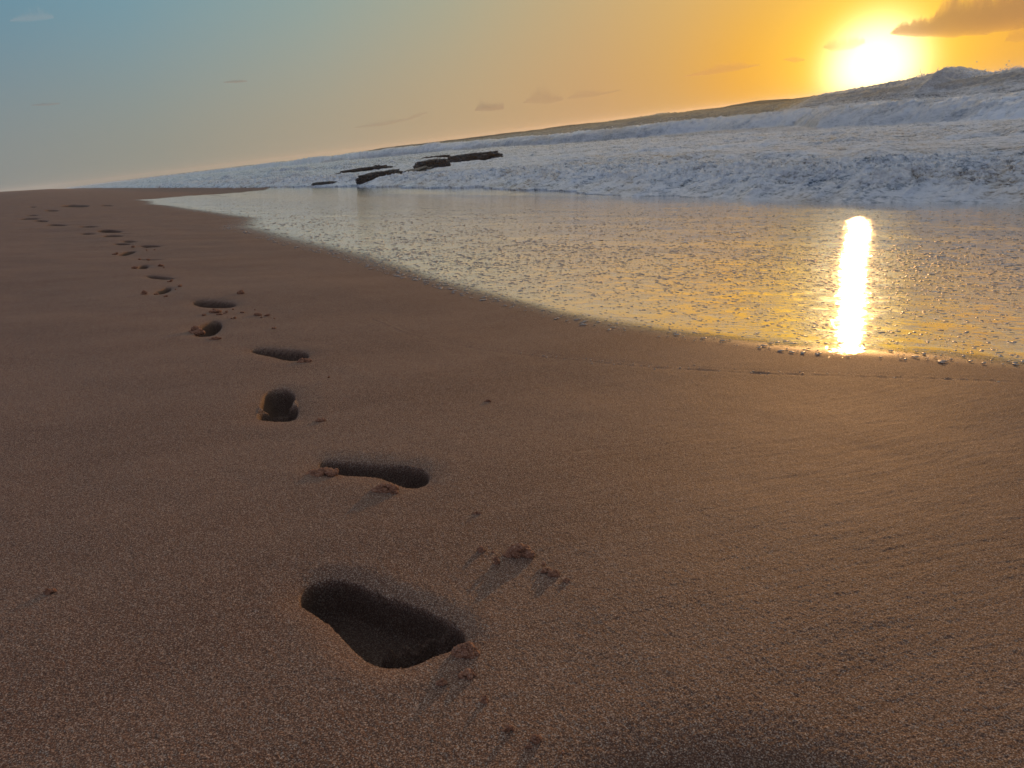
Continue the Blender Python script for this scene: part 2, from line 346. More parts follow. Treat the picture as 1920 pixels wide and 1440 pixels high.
def mat_sea():
    m, t = material('sea')
    pos = t.n('ShaderNodeNewGeometry').outputs['Position']
    foam, silt_shade, rgh = attr(t, 'foam'), attr(t, 'silt_shade'), attr(t, 'rough')
    mp = t.n('ShaderNodeMapping', ins={'Vector': pos, 'Scale': (1.9, 0.55, 2.2)}).outputs[0]
    n1 = t.noise(1.1, 3, 0.6, mp, 0.8); n2 = t.noise(5.0, 4, 0.7, mp, 0.6); n3_ = t.noise(19, 4, 0.75, mp, 0.3)
    nn = t.m('ADD', t.m('ADD', t.m('MULTIPLY', n1, 0.30), t.m('MULTIPLY', n2, 0.46)), t.m('MULTIPLY', n3_, 0.24))
    lv = t.m('ADD', t.m('ADD', 0.10, t.m('MULTIPLY', foam, 0.66)), t.m('MULTIPLY', t.m('SUBTRACT', nn, 0.5), t.m('MULTIPLY', 6.0, rgh)), clamp=True)
    wat = t.mix(silt_shade, (0.035, 0.055, 0.07, 1), (0.17, 0.11, 0.065, 1))
    wet_foam = t.mix(silt_shade, (0.30, 0.36, 0.42, 1), (0.36, 0.29, 0.22, 1))
    water = t.mix(t.mr(lv, 0.0, 0.4), wat, wet_foam)
    fcol = t.mix(t.mr(lv, 0.35, 0.9), wet_foam, t.mix(t.m('MULTIPLY', silt_shade, 0.4), (0.90, 0.92, 0.94, 1), (0.80, 0.72, 0.64, 1)))
    fm = t.mr(lv, 0.12, 0.45)
    h = t.m('ADD', t.m('MULTIPLY', t.noise(2.6, 6, 0.68, mp, 0.6), 0.08), t.m('MULTIPLY', t.noise(20, 5, 0.75, pos, 0.5), 0.035))
    bump = t.n('ShaderNodeBump', ins={'Strength': rgh, 'Distance': 1.0, 'Height': h})
    pw = t.n('ShaderNodeBsdfPrincipled', ins={'Base Color': water, 'Roughness': 0.18, 'IOR': 1.33, 'Normal': bump.outputs[0]})
    pf = t.n('ShaderNodeBsdfDiffuse', ins={'Color': fcol, 'Normal': bump.outputs[0]})
    tl = t.n('ShaderNodeBsdfTranslucent', ins={'Color': (0.85, 0.8, 0.75, 1), 'Normal': bump.outputs[0]})
    mf = t.n('ShaderNodeMixShader', ins={0: 0.35, 1: pf.outputs[0], 2: tl.outputs[0]})
    gl = t.n('ShaderNodeBsdfGlossy', ins={'Roughness': 0.28, 'Normal': bump.outputs[0]})
    frs = t.n('ShaderNodeFresnel', ins={'IOR': 1.33, 'Normal': bump.outputs[0]})
    mg = t.n('ShaderNodeMixShader', ins={0: t.m('MULTIPLY', frs.outputs[0], 0.75), 1: mf.outputs[0], 2: gl.outputs[0]})
    mx = t.n('ShaderNodeMixShader', ins={0: fm, 1: pw.outputs[0], 2: mg.outputs[0]})
    o = t.n('ShaderNodeOutputMaterial'); t.nt.links.new(mx.outputs[0], o.inputs[0]); return m
def mat_rock():
    m, t = material('rock')
    pos = t.n('ShaderNodeTexCoord').outputs['Object']
    c = t.mix(t.noise(1.5, 5, 0.6, pos), (0.008, 0.007, 0.006, 1), (0.028, 0.022, 0.018, 1))
    bump = t.n('ShaderNodeBump', ins={'Strength': 0.9, 'Distance': 1.0, 'Height': t.m('MULTIPLY', t.noise(4, 6, 0.7, pos), 0.15)})
    p = t.n('ShaderNodeBsdfPrincipled', ins={'Base Color': c, 'Roughness': 0.45, 'Normal': bump.outputs[0]})
    o = t.n('ShaderNodeOutputMaterial'); t.nt.links.new(p.outputs[0], o.inputs[0]); return m
def mat_flecks():
    m, t = material('foam_flecks')
    d = t.n('ShaderNodeBsdfDiffuse', ins={'Color': (0.30, 0.26, 0.22, 1)})
    g = t.n('ShaderNodeBsdfGlossy', ins={'Roughness': 0.3})
    mx = t.n('ShaderNodeMixShader', ins={0: 0.06, 1: d.outputs[0], 2: g.outputs[0]})
    o = t.n('ShaderNodeOutputMaterial'); t.nt.links.new(mx.outputs[0], o.inputs[0]); return m
def mat_cloud(name, dens, col=(0.9, 0.8, 0.75, 1)):
    m, t = material(name)
    v = t.n('ShaderNodeVolumePrincipled', ins={'Color': col, 'Density': dens*(1.0 if dens < .00115 else .5), 'Anisotropy': 0.3})
    o = t.n('ShaderNodeOutputMaterial'); t.nt.links.new(v.outputs[0], o.inputs[1]); return m
M_SAND, M_FILM, M_SEA, M_ROCK, M_FLECK = mat_sand(), mat_film(), mat_sea(), mat_rock(), mat_flecks()
# ------------------------------------------------------------------ beach sheet
rr = [0.02, 0.12, 0.22, 0.3]
r = 0.34
while r < 320:
    rr.append(r)
    if r < 4: d = max(0.0021, r*r/640)
    elif r < 12: d = 0.025
    elif r < 60: d = 0.025*(r/12)**2
    else: d = r*0.05
    r += d
rr = np.array(rr + [420, 700, 1200])
deg = np.concatenate([np.arange(-180, -20, 4.0), np.arange(-20, -13, .5), np.arange(-13, 84, 0.082), np.arange(84, 96, .5), np.arange(96, 180, 4.0)])
th = np.radians(deg)
RR, TT = np.meshgrid(rr, th, indexing='ij')
gx = (RR*np.sin(TT)).ravel(); gy = (RR*np.cos(TT)).ravel()
sd = swash_sd(gx, gy)
gz, own = sand_z(gx, gy, True, sd)
wet = sstep(-0.02, 0.20, sd/np.clip(np.hypot(gx, gy)/3, 1, 6))
V = np.stack([gx, gy, gz], 1)
hollow_shade = 0.70*sstep(0.001, 0.026, sand_z(gx, gy, False, sd)[0] - gz)   # shade painted into footprint hollows and lips, darker with depth
Q = grid_quads(len(rr), len(th), True)
ox = own[Q]; fo = np.where((ox >= 0).sum(1) >= 3, ox.max(1), -1)
beach = tag(sub_obj('beach', V, Q, fo < 0, M_SAND, {'wet': wet, 'hollow_shade': hollow_shade}), kind='structure')
beach['label'] = 'smooth brown sand beach sloping down to the sea'
for k, p in enumerate(PR):
    s = fo == k
    if s.sum() < 2: print('print too small', k); continue
    o = sub_obj('footprint', V, Q, s, M_SAND, {'wet': wet*0, 'hollow_shade': hollow_shade}, True)
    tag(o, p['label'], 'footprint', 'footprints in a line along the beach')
print('beach verts', len(V))
# ------------------------------------------------------------------ film of water running back down the sand
stepr, stepa = 2, 2
ri = np.arange(0, len(rr), stepr); ai = np.where((deg >= -13) & (deg <= 84))[0][::stepa]
idx = (ri[:, None]*len(th) + ai[None, :])
fx, fy, fsd = gx[idx].ravel(), gy[idx].ravel(), sd[idx].ravel()
rad = np.hypot(fx, fy)
fz = sand_z(fx, fy, False, fsd)[0] + 0.0035
fz += 0.0010*fbm(fx*5, fy*5, 3, seed=21)*sstep(0, .5, fsd)*np.clip(rad/6, .6, 3)
FV = np.stack([fx, fy, fz], 1); FQ = grid_quads(len(ri), len(ai))
film = sstep(-0.05, 0.42, fsd/np.clip(rad/5, 1, 2.5))
keep = (fsd[FQ].max(1) > -0.25*1) & (fx[FQ].max(1) < 45) & (fy[FQ].max(1) < 125) & (film[FQ].max(1) > 0.0)
fo_ = sub_obj('swash_water', FV, FQ, keep, M_FILM, {'film': film, 'chop': sstep(3, 13, fx)})
tag(fo_, 'thin sheet of wash mirroring the sunset over the sand', kind='structure')
# ------------------------------------------------------------------ sea
def interp(v, pts): 
    xs, ys = zip(*pts); return np.interp(v, xs, ys)
TOE = [(-60,21),(0,20.4),(10.6,20.4),(13.5,20.1),(17.2,20.2),(21.2,20.6),(26.6,21.3),(31.6,22.1),(38,23.1),(50.4,24.5),(63,25.2),(80,26.2),(131,25.4),(400,26),(1500,26)]
XC2 = [(-60,52),(20,54),(30,56.7),(42,61),(54,65.3),(66,76),(88,83),(97,82),(123,81.5),(214,87),(400,92),(3000,92)]
H2 = [(-60,1.9),(32,2.0),(50,2.4),(67,2.2),(92,2.2),(100,2.45),(127,2.0),(170,2.4),(221,2.9),(275,3.1),(600,2.4)]
XC3 = [(-60,100),(80,100),(90,108),(103,119),(200,124),(3000,140)]
H3 = [(-60,3.8),(53.5,3.75),(57,3.5),(59,3.55),(61,4.1),(62.4,4.75),(63.4,4.3),(65.2,4.0),(68,3.8),(73,3.55),(80,3.25),(102,3.1),(130,3.15),(137,3.3),(142,3.45),(150,3.2),(170,2.95),(195,2.9),(270,2.85),(400,2.7)]
def bore(s, h, front, back):
    up_ = 1-np.exp(-np.clip(s, 0, None)/front*1.4)
    return h*np.where(s < 0, 0, up_)*np.exp(-(np.clip(s-front*1.5, 0, None)/back))
def sea_field(x, y):
    r = np.hypot(x, y)
    t1 = interp(y, TOE) + 1.3*fbm(x*0+3.3, y*0.22, 3, seed=101) + 0.30*fbm(x*0.6, y*1.3, 3, 0.6, seed=104) + 0.55*np.abs(fbm(y*0.45, y*0+1.1, 3, seed=102))
    s1 = x - t1
    t2 = interp(y, XC2) + 1.2*fbm(y*0.05, y*0+.7, 4, seed=103)
    s2 = x - t2
    t3 = interp(y, XC3) + 0.8*fbm(y*0.03, y*0+.2, 4, seed=105)
    s3 = x - t3
    h1 = 0.56 + 0.34*fbm(y*0.18, x*0.1, 3, seed=107)
    h1 = h1 * interp(y, [(0,1.05),(30,.95),(50,.8),(63,.4),(75,.35),(100,.5),(200,.8)])
    z = bore(s1, h1, 2.4, 7) + 0.15*sstep(0, 3, s1)
    z = z + sstep(3, 14, s1)*sstep(32, 17, s1)*0.16*(0.6+0.9*fbm(x*.12, y*.05, 2, seed=109))*interp(y,[(0,1),(45,1),(60,.3),(400,.6)])
    for xo, ho, sd0 in ((8.0, 0.50, 181), (17.0, 0.45, 185), (27.0, 0.42, 189)):
        so_ = s1 - xo - 2.5*fbm(y*0.10, y*0+.3, 4, 0.6, seed=sd0)
        z = z + bore(so_, ho*np.clip(0.5+1.6*fbm(y*0.13, x*0.03, 3, seed=sd0+2), 0, 1.3), 1.0, 3.0)*interp(y, [(0,1),(48,1),(62,.25),(110,.25),(140,1.6),(400,2)])
    h2 = interp(y, H2)*(1+0.10*fbm(y*0.12, y*0+.4, 4, seed=111))
    z = z*sstep(30, 0, s2+20)
    z = z + 0.08*sstep(0, 10, s1)
    z = z + bore(s2, h2-0.3, 2.4, 10)
    h3 = interp(y, H3)*0.98*(1+0.05*fbm(y*0.12, y*0+.9, 4, seed=113))
    z = z + (h3-0.3)*np.where(s3 < 0, np.exp(-(s3/7)**2), np.exp(-(s3/16)**2))
    zx = interp(y, [(0,0),(110,0),(150,1),(900,1)])   # further up the coast: smaller mixed breakers
    z = z + zx*0.9*sstep(34, 40, x)*np.clip(ridged(x*0.05, y*0.012, 3, 0.6, seed=115), 0, 1)*sstep(200, 60, x)
    # open-water swell
    z = z + sstep(120, 200, x)*(0.9*np.sin(x*0.075 + 2*fbm(x*0.004, y*0.004, 2, seed=117)) + 0.5*fbm(x*0.03, y*0.012, 3, seed=119))*sstep(6000, 600, r)
    e = np.zeros_like(x)                               # turbulence
    e = np.maximum(e, sstep(-0.3, 0.9, s1)*sstep(12, 4, s1)*1.0)
    e = np.maximum(e, sstep(-1, 2, s2)*sstep(12, 6, s2)*0.55)
    e = np.maximum(e, 0.7*np.exp(-((s3+1.5)/4.5)**2)*interp(y, [(0,.6),(56,.7),(72,.7),(80,.3),(95,.12),(200,.3)]))
    e = np.maximum(e, 0.16)
    e = e*sstep(-0.4, 0.5, s1)
    foam = sstep(130, 85, x)*0.98
    foam = foam - 0.10*sstep(14, 24, s1)*sstep(-2, -10, s2)
    foam = np.maximum(foam, sstep(-3, 0, s2)*sstep(14, 8, s2)*1.2); foam = np.maximum(foam, sstep(-.2, .2, s1)*sstep(9, 4, s1)*1.1)
    foam = np.maximum(foam, np.exp(-((s3)/6)**2)*interp(y, [(0,.9),(70,.9),(85,.3),(95,-.1),(200,.3)]))
    foam = np.maximum(foam, 0.08) - 0.30*sstep(70, 150, y) - 0.06 + 0.50*fbm(x*0.16, y*0.045, 4, .6, seed=191)
    silt_shade = (0.95*sstep(16, 3, s1) + 0.10*sstep(40, 14, s1))*np.clip(0.25+2.0*fbm(x*0.30, y*0.16, 4, .6, seed=121), 0, 1)
    silt_shade = np.maximum(silt_shade, 0.55*sstep(9, 5, np.abs(s3)))  # no silt here: the far breaker's backlit tone painted as brown
    return z, e, foam, silt_shade, s1, s2, s3
rs_ = [16.0]
while rs_[-1] < 2400:
    r = rs_[-1]
    rs_.append(r*(1 + (0.0020 if r < 36 else 0.0033 if r < 130 else 0.005 if r < 260 else 0.02 if r < 1000 else 0.06)))
rs_ = np.array(rs_)
degs = np.concatenate([np.arange(-30, -6, 1.0), np.arange(-6, -1, 0.1), np.arange(-1, 71, 0.07), np.arange(71, 80, 0.2), np.arange(80, 130, 1.5)])
tS = np.radians(degs); A, B = np.meshgrid(rs_, tS, indexing='ij')
sx, sy = (A*np.sin(B)).ravel(), (A*np.cos(B)).ravel()
sz, e, foam, silt_shade, s1, s2, s3 = sea_field(sx, sy)
rad = np.hypot(sx, sy)
amp = e*sstep(-0.1, 2.2, s1)
def dcurl(f, sd_): return fbm(sx*f, sy*f, 2, 0.5, seed=sd_)
grow = 1 + 0.7*sstep(40, 100, rad)
rg1 = ridged(sx*0.30, sy*0.42, 2, .5, seed=131)-.35; rg2 = ridged(sx*0.8, sy*1.1, 2, .5, seed=133)-.35; rg3 = ridged(sx*2.0, sy*2.6, 2, .5, seed=135)-.35
rg4 = fbm(sx*6.0, sy*6.5, 2, 0.6, seed=137); rg5 = fbm(sx*15, sy*15, 2, 0.6, seed=139)*sstep(60, 30, rad)
ampb = amp*(0.55+0.45*sstep(0, 3.5, s1))
lng = fbm(sx*0.55, sy*0.14, 3, .55, seed=163)
fr_ = sstep(9, 4, s1)
dz = ampb*grow*(0.20*rg1 + (0.10+.06*fr_)*rg2 + (0.09+.07*fr_)*rg3 + (0.06+.04*fr_)*rg4 + (0.03+.02*fr_)*rg5) + 0.16*lng*sstep(3, 9, s1)*sstep(-1, -6, s2)
lace = (0.5*rg1 + 0.8*rg2 + 1.0*rg3 + 0.8*rg4 + 0.3*rg5)
strk = ridged(sx*1.1, sy*0.22, 5, 0.62, seed=161) + 0.6*lng
foam = foam - 0.15 + np.clip(lace, -1, .6)*0.45*e + 0.5*(strk-0.3)*sstep(6, 12, s1)*(1-e)
spike = 0.25*np.clip(fbm(sx*4.5, sy*4.5, 3, .65, seed=171) - 0.25, 0, 1)*np.clip(fbm(sx*.5, sy*.5, 2, seed=173)+.25, 0, 1)
dz += amp*spike*2.4
dz += 0.12*sstep(6, 16, s1)*(fbm(sx*0.9, sy*0.30, 4, 0.6, seed=145))*np.clip(rad/30, 1, 2.2)
dz += 0.05*sstep(4, 12, s1)*ridged(sx*2.6, sy*1.0, 3, 0.6, seed=147)*np.clip(rad/40, 1, 2)
h1x = amp*grow*(0.22*dcurl(0.9, 151) + 0.12*dcurl(2.6, 152) + 0.05*dcurl(7, 155))
h1y = amp*grow*(0.22*dcurl(0.9, 153) + 0.12*dcurl(2.6, 154) + 0.05*dcurl(7, 156))
sz2 = sz + dz
toe = 1-np.exp(-np.clip(s1, 0, None)*2.2)
sz2 = np.where(s1 < 0, -0.35, np.maximum(sz2, -0.02)*toe + 0.05*toe)
SV = np.stack([sx + h1x, sy + h1y, sz2], 1)
SQ = grid_quads(len(rs_), len(tS))
s1q = s1[SQ].max(1); s2q = s2[SQ].mean(1); s3q = s3[SQ].mean(1)
keep = s1q > -0.3
w1 = keep & (s1q < 9) & (sy[SQ].mean(1) < 60) ; w2 = keep & ~w1 & (s2q > -1) & (s2q < 9) & (sy[SQ].mean(1) < 260)
w3 = keep & (s3q > -6) & (s3q < 6) & (sy[SQ].mean(1) < 220)
wall = np.maximum(np.exp(-((s2-3)/5.0)**2), sstep(8, 4, np.abs(s3)))
at = {'foam': foam - 0.12*wall - 0.15*sstep(8, 4, np.abs(s3)), 'silt_shade': silt_shade, 'rough': 1-0.62*wall}  # foam lowered on the breaker walls to paint in their backlit shade
tag(sub_obj('sea', SV, SQ, keep & ~(w1 | w2 | w3), M_SEA, at), 'foaming white water and open sea', kind='structure')
tag(sub_obj('breaking_wave', SV, SQ, w1, M_SEA, at, True), 'low churning foamy shore wave spilling onto the wet sand', 'wave')
tag(sub_obj('breaking_wave', SV, SQ, w2, M_SEA, at, True), 'long rolling wall of white water behind the shore foam', 'wave')
tag(sub_obj('breaking_wave', SV, SQ, w3, M_SEA, at, True), 'tall far breaker with its crest on the horizon under the sun', 'wave')
print('sea verts', len(SV))

# ------------------------------------------------------------------ rocks in the surf
def ico(sub):
    import bmesh
    bm = bmesh.new(); bmesh.ops.create_icosphere(bm, subdivisions=sub, radius=1)
    v = np.array([q.co[:] for q in bm.verts]); f = np.array([[q.index for q in p.verts] for p in bm.faces]); bm.free(); return v, f
IC6, IC3, IC2, IC1 = ico(6), ico(4), ico(3), ico(1)
def n3(v, f, sd_): return (fbm(v[:,0]*f, v[:,1]*f + v[:,2]*f*0.7, 3, .6, seed=sd_) + fbm(v[:,1]*f + 5, v[:,2]*f*1.3 - v[:,0]*f*.4, 3, .6, seed=sd_+1))*0.7
def rock(p1, p2, H, W, seed, label, z0=0.15, lean=0.0, tilt=0.0):
    a = np.array(sea_xy(*p1, z0)); b = np.array(sea_xy(*p2, z0)); L = np.linalg.norm(b-a)/2
    v, f = IC6; v = v.copy()
    v = np.sign(v)*np.abs(v)**np.array([0.75, 0.7, 0.55])            # boxy slab
    top = v[:,2] > 0
    r_ = 1 + 0.30*n3(v, 1.5, seed) + 0.20*n3(v, 4.5, seed+7) + 0.09*n3(v, 14, seed+9)
    v = v*r_[:,None]
    st = np.round((v[:,2] + 0.12*n3(v, 2.5, seed+3))*3)/3; v[:,2] = v[:,2]*0.6 + st*0.4         # bedding ledges
    v[:,2] += lean*v[:,0]
    P = np.stack([v[:,0]*L, v[:,1]*W/2, v[:,2]*H], 1)
    o = mesh_obj('rock', P, f, M_ROCK, smooth=False)
    o.location = ((a[0]+b[0])/2, (a[1]+b[1])/2, z0)
    o.rotation_euler = (0, 0, math.atan2(b[1]-a[1], b[0]-a[0])); tag(o, label, 'rock', 'dark rocks standing in the surf'); return o
rock((672,343), (756,333), 0.85, 3.2, 201, 'largest dark flat rock at the edge of the wash, front left of the surf rocks', lean=.10)
rock((634,331), (735,319), 0.8, 3.0, 211, 'long thin dark rock just behind the largest one, leftmost of the rocks', lean=.05)
rock((764,331), (800,324), 0.6, 2.4, 221, 'small low rock stepping down left from the blocky one', lean=.3)
rock((782,325), (838,317), 1.25, 3.0, 231, 'blocky rock with foam running down, in the middle of the surf rocks')
rock((838,309), (932,301), 1.15, 4.0, 241, 'long brown slab rock farthest right in the surf', lean=.08)
rock((791,304), (844,298), 0.75, 2.5, 251, 'thin low rock sliver behind the blocky rock')
rock((590,345), (630,343), 0.20, 1.2, 261, 'low wet rock ledge barely above the foam at the left end')
# ------------------------------------------------------------------ clouds
def cloud(top, bot, D, T, dens, seed, label, col=(0.85, 0.55, 0.28, 1), rough=0.8):
    nu, nv = 300, 30
    top, bot = np.array(top, float), np.array(bot, float)
    x0, x1 = min(top[0,0], bot[0,0]), max(top[-1,0], bot[-1,0])
    u = np.linspace(x0, x1, nu)
    yt = np.interp(u, top[:,0], top[:,1]); yb = np.interp(u, bot[:,0], bot[:,1])
    c = (yt+yb)/2; h = np.maximum((yb-yt)/2, 0.3)
    endf = np.minimum(1, np.minimum(np.arange(nu), nu-1-np.arange(nu))/6)**0.5
    V = []
    for i in range(nu):
        rd = ray(u[i], c[i]); upv = ray(u[i], c[i]-10) - rd; upv /= np.linalg.norm(upv)
        base = CAM + rd*D
        for j in range(nv):
            a = 2*math.pi*j/nv
            V.append(base + upv*(math.sin(a)*h[i]*D/F*1.0) + rd*(math.cos(a)*T*0.5*endf[i]))
    V = np.array(V); q = grid_quads(nu, nv, True)
    sc_ = D/F*max(6.0, h.max())
    amt = rough*np.repeat(h, nv)*D/F*2
    ss = np.tile(np.sin(2*np.pi*np.arange(nv)/nv), nu)
    V[:,2] += amt*np.clip(ss+.3, 0, 1.3)*(fbm(V[:,0]/sc_*3.2, V[:,1]/sc_*3.2 + V[:,2]/sc_*2, 5, .7, seed=seed))*2.0
    cc = V.mean(0)
    caps = [[j for j in range(nv)], [(nu-1)*nv + j for j in range(nv)]]
    me = bpy.data.meshes.new('cloud')
    me.from_pydata((V-cc).tolist(), [], q.tolist() + [caps[0][::-1], caps[1]]); me.update()
    me.materials.append(mat_cloud('cloud', dens, col))
    o = bpy.data.objects.new('cloud', me); sc.collection.objects.link(o); o.location = cc
    tag(o, label, 'cloud', 'clouds in the sunset sky')
cloud([(1668,62),(1690,46),(1740,38),(1760,24),(1775,10),(1790,0),(1801,10),(1808,12),(1830,0),(1850,-6),(1862,6),(1868,4),(1885,-10),(1960,-30),(2050,-30),(2150,20)],
      [(1668,64),(1720,66),(1780,62),(1850,55),(1920,42),(2000,30),(2150,25)], 9000, 1500, 0.0011, 301, 'large dark orange cloud bank right above the sun', rough=.40)
cloud([(1543,88),(1560,78),(1600,72),(1622,74)], [(1543,89),(1560,95),(1600,90),(1622,80)], 9000, 500, 0.002, 303, 'small orange cloud streak touching the left side of the sun glow')
cloud([(1281,143),(1330,130),(1345,124),(1390,119),(1402,122),(1426,121)], [(1281,144),(1335,139),(1385,131),(1426,122)], 9000, 500, 0.0022, 305, 'thin ragged brown cloud left of the sun, low over the sea')
cloud([(1468,111),(1485,107),(1510,111)], [(1468,112),(1490,117),(1510,113)], 9000, 400, 0.002, 307, 'tiny smudge of cloud left of the sun')
cloud([(1884,76),(1895,62),(1905,50),(1915,58),(1930,55),(1950,50)], [(1884,77),(1900,76),(1950,74)], 9000, 300, 0.003, 309, 'small brown cloud puff below the cloud bank at the right edge')
cloud([(980,192),(1000,176),(1020,166),(1035,178),(1056,182)], [(980,193),(1030,194),(1056,188)], 9000, 500, 0.0012, 311, 'faint peach cumulus puff low in the middle of the sky', (0.42, 0.34, 0.31, 1))
cloud([(1063,184),(1085,172),(1110,170),(1130,173),(1164,168)], [(1063,185),(1090,184),(1120,180),(1164,170)], 9000, 400, 0.0012, 313, 'faint thin cloud trailing right of the peach puff', (0.42, 0.34, 0.31, 1))
cloud([(890,206),(900,192),(920,196),(945,194)], [(890,208),(920,208),(945,205)], 9000, 500, 0.0010, 315, 'faint flat cloud left of the peach puff', (0.42, 0.34, 0.31, 1))
cloud([(664,239),(700,231),(760,222),(790,211),(802,210)], [(664,240),(720,236),(770,224),(802,212)], 9000, 400, 0.0014, 317, 'long thin grey cloud streak above the surf rocks', (0.42, 0.34, 0.31, 1))
cloud([(419,154),(440,151),(463,151)], [(419,155),(440,155),(463,153)], 9000, 400, 0.003, 319, 'tiny dark cloud sliver alone in the upper left sky', (0.42, 0.34, 0.31, 1))
cloud([(58,197),(80,194),(112,193)], [(58,198),(90,198),(112,195)], 9000, 400, 0.0009, 321, 'tiny grey cloud sliver at the far left above the beach', (0.42, 0.34, 0.31, 1))
cloud([(18,38),(50,25),(80,22),(101,30)], [(18,40),(60,38),(101,34)], 9000, 400, 0.0003, 323, 'faint pinkish cloud in the top left corner', (1,.95,.9,1))
# ------------------------------------------------------------------ clods of sand thrown up by the feet
def clod(px, py, wpx, hpx, seed, label, flat=1.0, n=5):
    x, y = plane_xy(px, py); D = math.hypot(x, y)
    mpp = math.hypot(D, .7)/F; Wm, Hm = wpx*mpp*1.35, hpx*mpp*1.45
    rg = random.Random(seed); big = wpx > 9
    v0, f0 = IC2 if big else IC1
    VV, FF = [], []; k = 0
    ax = np.array([R[0][0], R[1][0]]); ax /= np.linalg.norm(ax); bx = np.array([-ax[1], ax[0]])
    if big: n = int(10 + wpx*0.7)
    for i in range(n):
        a, q = rg.uniform(0, 6.283), rg.random()**0.6
        off = (ax*math.cos(a)*q*0.46 + bx*math.sin(a)*q*0.24)*Wm if n > 1 else ax*0
        s_ = Wm*(0.07 + 0.15*rg.random()**2) if big else Wm*0.4
        s_ = min(s_, Hm*0.42)
        hz = max(Hm*0.8*(1-q)*rg.random(), 0)*flat + s_*0.25
        v = v0*(1 + 0.45*n3(v0, 1.7, seed+i*3) + 0.30*n3(v0, 4, seed+i*5+1))[:,None]
        an = rg.uniform(0, 6.28); st = rg.uniform(.8, 1.6)
        vx, vy = v[:,0]*st, v[:,1]
        P = np.stack([(vx*math.cos(an)-vy*math.sin(an))*s_+off[0], (vx*math.sin(an)+vy*math.cos(an))*s_+off[1], v[:,2]*s_*.9 + hz], 1)
        VV.append(P); FF.append(f0+k); k += len(v)
    z = float(sand_z(np.array([x]), np.array([y]))[0][0])
    o = mesh_obj('sand_clod', np.concatenate(VV), np.concatenate(FF), M_SAND, {'dry': np.full(k, 0.5)}, smooth=False)
    o.location = (x, y, z - 0.0005); tag(o, label, 'sand clod', 'clods of sand scattered along the footprints')
clod(876,1226,34,24,401,'largest clod of sand on the right rim of the nearest footprint', n=4)
clod(877,1270,22,11,402,'low crumb just below the largest clod beside the nearest footprint', n=4)
clod(829,1286,14,12,403,'small orange crumb below the bottom right rim of the nearest footprint', n=2)
clod(911,1316,14,13,404,'single golden crumb lit by the sun below the largest clod', n=2)
clod(953,1371,14,14,405,'crumb near the bottom edge left of a pair of crumbs', n=2)
clod(1005,1388,15,14,406,'right crumb of the pair near the bottom edge', n=2)
clod(992,1400,13,9,407,'left lower crumb of the pair near the bottom edge', n=2)
clod(1055,1408,8,6,408,'tiny crumb rightmost near the bottom edge', n=1)
clod(972,1041,38,15,409,'elongated dark clod right of centre between the two nearest footprints', n=6)
clod(930,1058,13,13,410,'round crumb left below the elongated clod', n=2)
clod(903,1035,14,8,411,'thin crumb left of the elongated clod', n=3)
clod(925,1037,8,6,412,'tiny crumb between thin crumb and elongated clod', n=1)
clod(1024,1074,15,9,413,'upper crumb of the cluster right of the elongated clod', n=3)
clod(1038,1080,18,10,414,'lower broken crumb of the cluster right of the elongated clod', n=4)
clod(1062,1092,10,8,415,'tiny crumb at the right end of the cluster', n=2)
clod(1020,1062,8,7,416,'tiny crumb above the cluster right of the elongated clod', n=1)
clod(894,966,12,10,417,'lone small crumb right below the second footprint', n=2)
clod(601,888,48,9,418,'flat stick-shaped chunk of sand at the left end of the second footprint', n=7, flat=.7)
clod(722,921,32,11,419,'crumbly clod on the near rim of the second footprint', n=5)
clod(738,926,12,10,420,'small crumb at the right of the crumbly near-rim clod', n=2)
clod(601,791,14,5,421,'flat chip of sand right of the third footprint', n=3)
clod(618,714,7,4,422,'tiny chip above right of the third footprint', n=1)
clod(570,681,20,6,423,'clod at the right end of the fourth footprint', n=4)
clod(366,621,20,13,424,'brown crumbly lump pushed up at the left end of the fifth footprint', n=5)
clod(403,635,18,3,425,'flat chip below the fifth footprint', n=3)
clod(513,617,8,4,426,'small crumb alone right of the fifth footprint', n=2)
clod(95,1112,14,9,427,'dark crumb alone at the far left of the near sand', n=3)
clod(915,752,10,3,428,'tiny chip alone on the smooth sand right of the third footprint', n=2)
for i, (px, py, w_) in enumerate([(380,592,8),(402,586,14),(410,590,8),(425,587,7),(437,580,5),(455,585,7),(483,589,10),(490,593,6),(500,590,9),(514,595,5),(436,596,8),(452,553,12),(478,580,5),
        (292,552,12),(320,530,7),(335,539,9),(330,545,6),(310,558,7),(270,553,10),(250,505,9),(300,501,8),(308,504,5),(280,490,7),(262,486,6),(228,475,12),(245,470,8),(215,474,8),(290,468,5),(275,469,5),(248,462,7)]):
    clod(px, py, w_, w_*0.5, 440+i, 'tiny crumb of sand scattered beside the far footprints of the trail', n=1 if w_ < 7 else 3)
